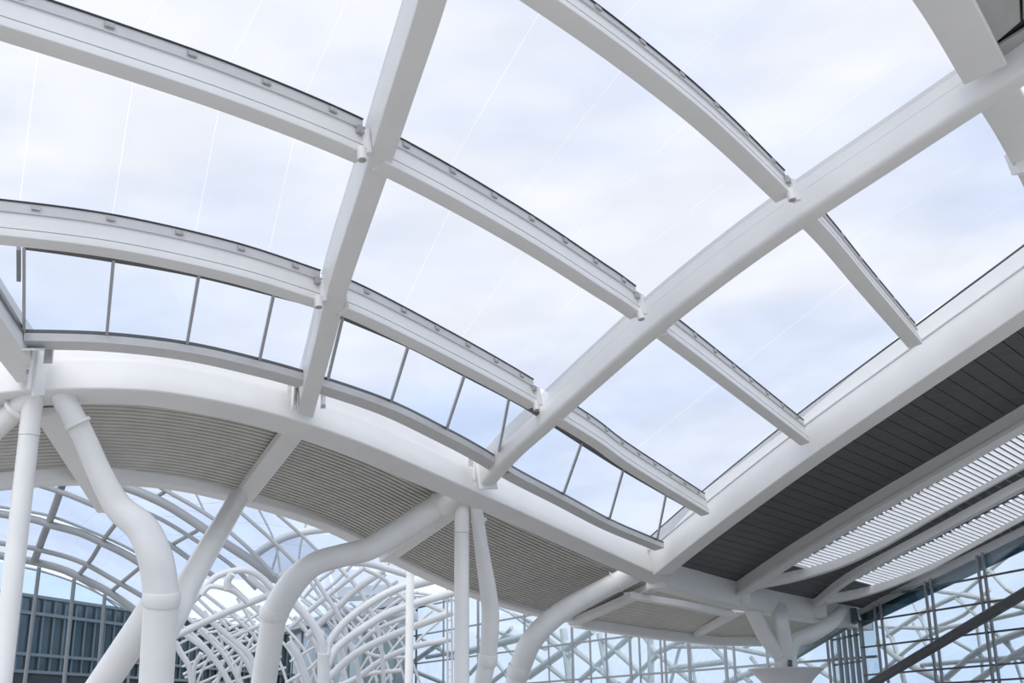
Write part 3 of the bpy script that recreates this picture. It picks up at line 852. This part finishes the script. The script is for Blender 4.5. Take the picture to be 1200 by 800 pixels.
# diagrid behind
dg = thing('diagrid_frame', A_M - N_M * 5, 'white crossing tube frame behind the glass wall at back centre', 'space frame')
DG = [((640, 735), (725, 802), 7), ((600, 718), (668, 768), 6), ((706, 748), (762, 798), 7), ((560, 700), (640, 735), 5), ((620, 792), (695, 738), 9), ((680, 797), (742, 742), 7),
      ((540, 765), (618, 745), 9), ((735, 800), (770, 768), 6), ((765, 762), (812, 800), 6), ((750, 738), (768, 764), 6), ((768, 765), (820, 742), 7), ((575, 800), (625, 762), 6),
      ((623, 765), (668, 800), 6), ((590, 756), (625, 790), 4), ((550, 790), (600, 735), 5), ((784, 757), (850, 757), 6), ((850, 757), (905, 768), 6), ((826, 750), (880, 800), 6),
      ((785, 783), (850, 775), 7), ((850, 800), (905, 778), 8), ((800, 745), (786, 800), 4), ((806, 748), (815, 800), 4), ((870, 760), (900, 745), 4), ((880, 770), (905, 800), 5),
      ((940, 800), (985, 765), 6), ((935, 770), (985, 800), 6), ((660, 737), (668, 800), 9), ((702, 742), (714, 800), 7), ((762, 737), (763, 800), 8), ((730, 738), (800, 735), 5),
      ((570, 735), (640, 760), 5), ((445, 770), (520, 800), 5), ((450, 800), (520, 750), 6), ((490, 745), (540, 775), 5), ((500, 770), (555, 760), 5), ((560, 745), (600, 800), 5)]
for a, b, w in DG:
    q0, q1 = onM(*a, off=4), onM(*b, off=4); Zm = ((q0 + q1) / 2 - EYE).dot(FWD)
    smooth_edges(MB().tube([q0, q1], w * Zm / F_PX / 2, 10).make('frame_tube', FRAMEW, dg), 50)
# glazed return between the two walls
ret = struct('wall_side', A_R)
q0 = Rp(0.3, 0); q1 = Mp(sM(onM(979, 780)), 0)
dd = (q1 - q0); dl = dd.length; dd.normalize(); nn = Vector((-dd.y, dd.x, 0))
h0 = topz(0) - .4
for k in range(5):
    a = q0 + dd * dl * k / 5; b = q0 + dd * dl * (k + 1) / 5
    MB().box(a + UP * h0 / 2, dd, nn, UP, .08, .12, h0 / 2).make('mullion', ALU, ret)
    for z0, z1 in ((0, 2.0), (2.0, 3.6), (3.6, 5.2), (5.2, 6.8), (6.8, h0)):
        MB().slab(a + UP * z0, b + UP * z0, b + UP * z1, a + UP * z1, nn, .02).make('pane', FACG, ret)
for z in (2.0, 3.6, 5.2, 6.8): MB().sweep([q0 + UP * z, q1 + UP * z], rbox(.12, .12), UP).make('transom', STEEL, ret)
bd = [onM(930, 764, -1.0), Rp(0.3, topz(0) - .1, .3)]
hb = thing('head_beam', bd[0], 'teal-grey band running above the glass behind the bowl column', 'beam')
MB().sweep(bd, rbox(.4, .9), UP).make('band', TEALF, hb)

# ================================================================== barrel vault at the left
def pxl(pts, Z0, Z1=None):
    Z1 = Z1 or Z0; n = len(pts) - 1
    return [P(x, y, Z0 + (Z1 - Z0) * i / n) for i, (x, y) in enumerate(pts)]
def rod(par, name, pts, Z0, Z1, w, mat=FAR, seg=10, n=4):
    pp = catmull(pxl(pts, Z0, Z1), n) if len(pts) > 2 else pxl(pts, Z0, Z1)
    r0, r1 = w * Z0 / F_PX / 2, w * Z1 / F_PX / 2; k = len(pp) - 1
    return smooth_edges(MB().tube(pp, [r0 + (r1 - r0) * i / k for i in range(k + 1)], seg).make(name, mat, par), 50)
va = thing('barrel_vault', P(100, 700, 80), 'arched glass barrel vault with white ribs at lower left', 'vault')
A0 = [(-30, 646), (35, 657), (73, 667), (93, 676), (125, 692), (157, 714), (172, 727)]
A1 = [(-30, 632), (33, 641), (50, 645), (77, 652), (103, 662), (133, 679), (168, 699), (185, 711)]
A2 = [(-30, 597), (37, 608), (60, 615), (93, 624), (120, 636), (143, 647), (168, 662), (205, 690)]
A2b = [(-30, 589), (38, 600), (67, 607), (103, 621), (140, 637), (167, 652), (205, 680)]
A3 = [(-30, 545), (42, 567), (73, 577), (103, 589), (133, 602), (165, 617), (193, 634), (220, 653), (255, 678)]
A4 = [(60, 535), (133, 565), (167, 578), (200, 594), (240, 620), (263, 636), (297, 658), (327, 681)]
A4b = [(130, 585), (180, 604), (220, 627), (270, 661), (300, 690)]
A5 = [(150, 550), (195, 575), (227, 593), (252, 609), (268, 622), (295, 646), (323, 675)]
A6 = [(215, 545), (252, 573), (282, 600), (318, 632), (347, 661)]
A7 = [(270, 556), (308, 588), (348, 622), (370, 643), (392, 665)]
ZA = [96, 95, 90, 90, 85, 80, 82, 78, 77, 76]
for nm, a, z, w in (('arch_rib', A0, 96, 9), ('arch_rib', A1, 94, 6), ('arch_rib', A2, 90, 9), ('glazing_rail', A2b, 90, 3.5), ('arch_rib', A3, 85, 6.5), ('arch_rib', A4, 80, 11),
                    ('glazing_rail', A4b, 81, 5), ('arch_rib', A5, 78, 5), ('arch_rib', A6, 77, 4.5), ('arch_rib', A7, 76, 4)):
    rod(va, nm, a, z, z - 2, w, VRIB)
for c, z0, z1, w in (([(77, 556), (62, 600), (52, 625), (40, 658)], 85, 96, 9), ([(143, 604), (120, 634), (107, 655), (91, 675)], 86, 96, 5.5), ([(166, 663), (143, 682), (129, 694)], 90, 96, 5),
                     ([(215, 563), (178, 585)], 79, 80, 5), ([(232, 621), (203, 637)], 81, 84, 5), ([(20, 640), (5, 655)], 92, 96, 4)):
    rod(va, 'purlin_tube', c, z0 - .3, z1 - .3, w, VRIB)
def vpanes(a, za, b, zb, n, nm='pane'):
    A = resample(pxl(a, za + 1.2, za - .8), n); B = resample(pxl(b, zb + 1.2, zb - .8), n)
    for k in range(n): MB().slab(A[k], A[k + 1], B[k + 1], B[k], UP, .04).make(nm, VAULTG, va)
vpanes(A0, 96, A1, 94, 6); vpanes(A1, 94, A2, 90, 6); vpanes(A2b, 90, A3, 85, 6); vpanes(A3, 85, A4, 80, 7); vpanes(A4, 80, A5, 78, 6); vpanes(A5, 78, A6, 77, 5); vpanes(A6, 77, A7, 76, 5)
# gable mullions and hoop under the vault
for (x, y), (x2, y2), w in (((46, 664), (29, 800), 5), ((87, 678), (75, 800), 5), ((123, 696), (114, 800), 4.5), ((157, 716), (150, 800), 3)):
    rod(va, 'gable_mullion', [(x, y), (x2, y2)], 97, 97, w, ALU, 8)
rod(va, 'gable_hoop', [(25, 664), (55, 671), (90, 683), (123, 699), (148, 714)], 97, 97, 2.5, ALU, 6)
rod(va, 'gable_hoop', [(50, 660), (100, 684), (140, 713)], 98, 98, 2, ALU, 6)

gb = [(-20, 655), (29, 662), (46, 666), (87, 681), (123, 698), (157, 719)]
gf = [(-38, 803), (12, 803), (29, 803), (75, 803), (114, 803), (150, 803)]
for (a, b), (c, d) in zip(zip(gb, gb[1:]), zip(gf, gf[1:])):
    q = [P(x, y, 97.4) for x, y in (c, d, b, a)]
    MB().slab(q[0], q[1], q[2], q[3], -FWD, .03).make('pane', GABLEG, va)
# second lattice vault in the centre
vb = thing('lattice_vault', P(360, 720, 95), 'dense white lattice vault of crossing tubes in the distance', 'vault')
LV = [([(290, 656), (322, 635), (348, 625), (380, 620), (402, 621), (432, 628)], 79.5, 82, 9), ([(310, 684), (347, 665), (377, 661), (402, 659), (430, 660), (453, 666), (480, 674)], 80, 84, 8),
      ([(215, 712), (228, 702), (243, 685), (256, 674), (280, 668), (300, 672), (322, 692)], 74, 76, 8), ([(236, 697), (246, 687), (262, 689), (276, 694), (290, 706)], 74, 75, 6),
      ([(267, 690), (267, 680), (272, 672)], 74, 74, 9), ([(204, 746), (250, 724), (290, 707), (329, 692)], 80, 76, 8),
      ([(218, 703), (250, 730), (273, 749), (293, 769), (304, 795)], 84, 84, 7), ([(238, 694), (265, 715), (293, 739), (310, 760)], 84, 84, 4.5), ([(213, 740), (240, 760), (257, 780), (272, 805)], 86, 86, 7),
      ([(232, 738), (257, 760), (273, 784), (282, 805)], 88, 88, 5), ([(258, 745), (283, 767), (302, 805)], 86, 86, 5), ([(270, 686), (293, 707), (312, 724)], 80, 80, 6), ([(290, 675), (316, 696)], 78, 78, 7),
      ([(212, 718), (232, 734), (250, 752)], 86, 86, 4), ([(231, 700), (250, 718), (270, 738)], 85, 85, 4), ([(272, 746), (308, 731)], 84, 84, 5), ([(205, 752), (212, 765), (222, 782), (225, 805)], 92, 92, 7),
      ([(236, 765), (228, 780), (226, 800)], 92, 92, 6), ([(252, 755), (235, 790), (230, 805)], 94, 94, 3), ([(284, 750), (262, 775), (255, 800)], 94, 94, 4), ([(300, 740), (285, 770), (278, 800)], 96, 96, 4),
      ([(240, 742), (272, 735), (305, 718)], 90, 90, 3.5), ([(222, 728), (262, 722), (300, 728)], 92, 92, 3), ([(278, 700), (296, 730), (312, 745)], 88, 88, 4),
      ([(250, 800), (280, 772), (308, 750)], 98, 98, 4), ([(215, 790), (250, 770), (290, 742)], 100, 100, 3.5), ([(240, 715), (258, 745), (262, 770)], 98, 98, 3),
      ([(345, 706), (367, 732), (378, 757), (379, 790)], 78, 78, 10), ([(379, 765), (379, 830)], 78, 78, 15), ([(383, 770), (386, 752), (403, 730), (425, 712), (453, 695), (480, 684)], 78, 80, 9),
      ([(478, 686), (510, 678), (545, 668)], 80, 80, 12), ([(383, 780), (388, 768), (400, 754), (428, 734), (453, 719), (480, 709), (535, 693)], 80, 84, 9.5), ([(384, 795), (412, 769), (442, 752), (480, 736), (530, 717)], 82, 86, 9),
      ([(340, 735), (375, 705), (408, 679), (428, 664)], 86, 86, 6), ([(360, 745), (375, 730), (395, 712), (418, 690), (450, 668)], 86, 86, 8), ([(413, 764), (437, 740), (480, 721)], 88, 88, 5), ([(440, 724), (470, 701), (490, 693)], 88, 88, 4),
      ([(400, 803), (420, 793), (445, 775), (480, 759), (530, 748)], 90, 90, 7), ([(368, 676), (380, 695), (393, 714), (403, 734), (410, 754), (418, 777), (422, 805)], 84, 84, 5.5),
      ([(364, 682), (376, 700), (388, 720), (397, 742), (403, 770)], 90, 90, 4), ([(398, 665), (420, 690), (432, 712), (442, 735), (447, 760), (450, 800)], 86, 86, 5), ([(428, 667), (448, 677), (463, 692), (480, 705)], 84, 84, 5),
      ([(338, 752), (350, 770), (362, 805)], 84, 84, 9), ([(345, 722), (367, 750), (373, 764)], 86, 86, 5), ([(340, 775), (365, 760), (372, 755)], 90, 90, 3), ([(335, 800), (360, 785), (374, 772)], 90, 90, 4), ([(340, 745), (355, 790), (358, 805)], 92, 92, 3.5),
      ([(392, 667), (372, 682), (356, 700)], 90, 90, 4), ([(412, 662), (395, 680), (378, 694)], 90, 90, 4), ([(436, 690), (452, 672)], 90, 90, 4), ([(466, 680), (440, 700), (424, 722)], 92, 92, 4),
      ([(410, 755), (440, 768), (475, 770)], 94, 94, 4), ([(395, 762), (402, 790), (404, 805)], 92, 92, 5), ([(388, 806), (430, 790), (470, 785)], 94, 94, 5), ([(460, 700), (485, 694), (535, 703)], 90, 90, 4), ([(487, 702), (510, 712), (523, 718)], 90, 90, 6),
      ([(300, 590), (322, 635), (330, 680)], 84, 84, 2.5), ([(362, 600), (352, 640), (350, 665)], 84, 84, 2.5), ([(392, 640), (386, 662)], 88, 88, 3), ([(404, 622), (420, 640)], 86, 86, 3), ([(462, 645), (452, 668)], 88, 88, 3), ([(225, 568), (240, 600)], 84, 84, 2.5), ([(327, 640), (318, 670)], 86, 86, 3)]
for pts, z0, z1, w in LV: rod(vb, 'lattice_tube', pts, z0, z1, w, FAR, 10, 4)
def vquad(q, z): 
    a, b, c, d = [P(x, y, zz + 8) for (x, y), zz in zip(q, z)]
    MB().slab(a, b, c, d, UP, .04).make('pane', VAULTG, vb)
vquad([(300, 580), (430, 615), (430, 626), (345, 622)], (80, 88, 86, 80)); vquad([(345, 624), (430, 628), (480, 672), (380, 660)], (78, 82, 88, 84)); vquad([(290, 655), (345, 625), (380, 660), (320, 680)], (76, 77, 84, 80))
vquad([(430, 618), (550, 690), (530, 676), (480, 674)], (88, 84, 82, 86)); vquad([(385, 664), (480, 676), (480, 684), (405, 726)], (84, 88, 84, 82)); vquad([(350, 700), (382, 664), (402, 728), (380, 750)], (84, 86, 84, 82))
# grey canopy sheets seen through the lattice
for lab, q, z in (('grey wavy canopy sheet behind the lattice, upper of two', [(388, 694), (482, 688), (482, 700), (388, 706)], 120), ('grey wavy canopy sheet behind the lattice, lower of two', [(392, 716), (490, 722), (490, 732), (396, 728)], 122)):
    a, b, c, d = [P(x, y, z + dz) for (x, y), dz in zip(q, (10, 10, 0, 0))]
    o = MB().slab(a, b, c, d, UP, .5).make('canopy_sheet', CANOPY); tag(o, lab, 'canopy')
# ladder mast
lm = thing('ladder_mast', ground(528, 740, 85), 'thin white lattice mast beside the slender central column', 'mast')
for dx in (-2.6, 2.6): rod(lm, 'mast_chord', [(526.5 + dx, 672), (527.5 + dx, 845)], 85, 85, 2.2, FAR, 8)
for k in range(14):
    y = 684 + k * 11; rod(lm, 'rung', [(524.5, y), (529.5, y + (3 if k % 2 else -3))], 85, 85, 1.3, FAR, 6)

# ================================================================== dark glass building behind
D_B = hdir(1031); A_B = P(90, 706, 118); A_B.z = 0
N_B = Vector((-D_B.y, D_B.x, 0))
if N_B.dot(EYE - A_B) < 0: N_B = -N_B
def onB(px, py): return plane_hit(px, py, A_B, D_B)
def Bp(s, z, off=0): return A_B + D_B * s + UP * z + N_B * off
zt = [onB(90, y).z for y in (706, 725, 771, 790)]
sl = (onB(-40, 750) - A_B).dot(D_B); sr = (onB(345, 750) - A_B).dot(D_B)
bw = onB(102, 750); sp = ((onB(102, 750) - onB(90, 750)).dot(D_B))
bl = thing('office_building', A_B, 'dark teal glass building behind the vault gable at lower left', 'building')
m = MB(); mid = (sl + sr) / 2
m.box(Bp(mid, zt[0] / 2, -10.7), D_B, N_B, UP, (sr - sl) / 2, 10, zt[0] / 2)
m.make('body', TEALF, bl)
n = int((sr - sl) / sp)
for k in range(n + 1):
    s = sl + k * sp
    MB().box(Bp(s, (zt[0] + zt[3]) / 2, .05), D_B, N_B, UP, .08, .07, (zt[0] - zt[3]) / 2).make('mullion', BLDM, bl)
    if k < n:
        for z0, z1 in zip(zt[1:] , zt[:-1]):
            MB().slab(Bp(s + .1, z0, -.15 + random.uniform(-.02, .02)), Bp(s + sp - .1, z0, -.15), Bp(s + sp - .1, z1, -.15), Bp(s + .1, z1, -.15), N_B, .04).make('pane', BLDG, bl)
for z in zt: MB().box(Bp(mid, z, .1), D_B, N_B, UP, (sr - sl) / 2, .2, .14).make('transom', BLDM, bl)
MB().box(Bp(mid, zt[3] / 2 - .1, 0), D_B, N_B, UP, (sr - sl) / 2, .1, zt[3] / 2 - .1).make('dark_void_base', DARK, bl)  # darkness of the void below the glazing, painted as a black box

# far lattice layer behind the two vaults: two crossing families of thin tubes on one curved surface
fl2 = thing('far_lattice', P(300, 760, 112), 'finest and farthest white tube lattice behind the two left columns', 'vault')
for k in range(12):
    x0 = 200 + k * 17; y0 = 722 - k * 2.2
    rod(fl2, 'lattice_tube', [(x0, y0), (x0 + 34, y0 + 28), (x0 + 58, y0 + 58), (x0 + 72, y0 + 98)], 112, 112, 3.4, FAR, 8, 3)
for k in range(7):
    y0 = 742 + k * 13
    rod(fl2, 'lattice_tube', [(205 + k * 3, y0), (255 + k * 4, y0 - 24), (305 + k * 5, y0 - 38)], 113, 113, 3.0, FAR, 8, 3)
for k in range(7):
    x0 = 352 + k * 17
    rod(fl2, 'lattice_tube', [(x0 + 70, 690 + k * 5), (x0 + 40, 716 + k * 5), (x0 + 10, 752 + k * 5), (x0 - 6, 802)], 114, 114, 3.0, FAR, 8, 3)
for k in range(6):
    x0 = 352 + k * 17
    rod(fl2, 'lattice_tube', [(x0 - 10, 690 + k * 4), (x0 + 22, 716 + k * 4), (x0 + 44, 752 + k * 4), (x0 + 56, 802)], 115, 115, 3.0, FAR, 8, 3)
# blue-grey glazed pavilion behind the lattice
pv = thing('glass_pavilion', A_M - N_M * 30, 'blue-grey glazed pavilion behind the lattice vault', 'building')
AP = P(430, 760, 150); AP.z = 0
def onP(px, py): return plane_hit(px, py, AP, D_M)
x0, x1 = 335, 482
zt2 = onP(430, 716).z
for i in range(8):
    xa, xb = x0 + (x1 - x0) * i / 8, x0 + (x1 - x0) * (i + 1) / 8
    a, b = onP(xa, 780), onP(xb, 780); a.z = b.z = 0
    zs2 = [0, zt2 * .3, zt2 * .55, zt2 * .8, zt2]
    for z0, z1 in zip(zs2, zs2[1:]):
        MB().slab(a + UP * z0, b + UP * z0, b + UP * z1, a + UP * z1, N_M, .05).make('pane', BLDP, pv)
    MB().box(a + UP * zt2 / 2 + N_M * .1, D_M, N_M, UP, .15, .12, zt2 / 2).make('mullion', ALU, pv)
a, b = onP(x0 - 3, 716), onP(x1 + 4, 716); a.z = b.z = zt2
MB().sweep([a, b], rbox(3.5, .9), UP).make('roof_slab', CANOPY, pv)

# members of a kind share a group
GROUPS = {'purlin': 'curved purlins of the glass roof', 'glazing': 'glass bays of the roof', 'rafter': 'rafters of the charcoal ceiling', 'louvre': 'opal louvre screens',
          'strut': 'struts under the ribbed soffit', 'canopy': 'grey canopy sheets'}
BYNAME = {'ring_beam': 'ring beam pieces', 'outer_ring_beam': 'outer ring beam pieces', 'roof_beam': 'main beams of the glass roof', 'round_column': 'slender round columns',
          'tree_column': 'forked pipe columns', 'cross_beam': 'wide cross beams', 'curved_trim_beam': 'curved trim beams'}
for o in list(SC.objects):
    if 'category' in o:
        gname = BYNAME.get(o.name.split('.')[0]) or GROUPS.get(o['category'])
        if gname: o['group'] = gname
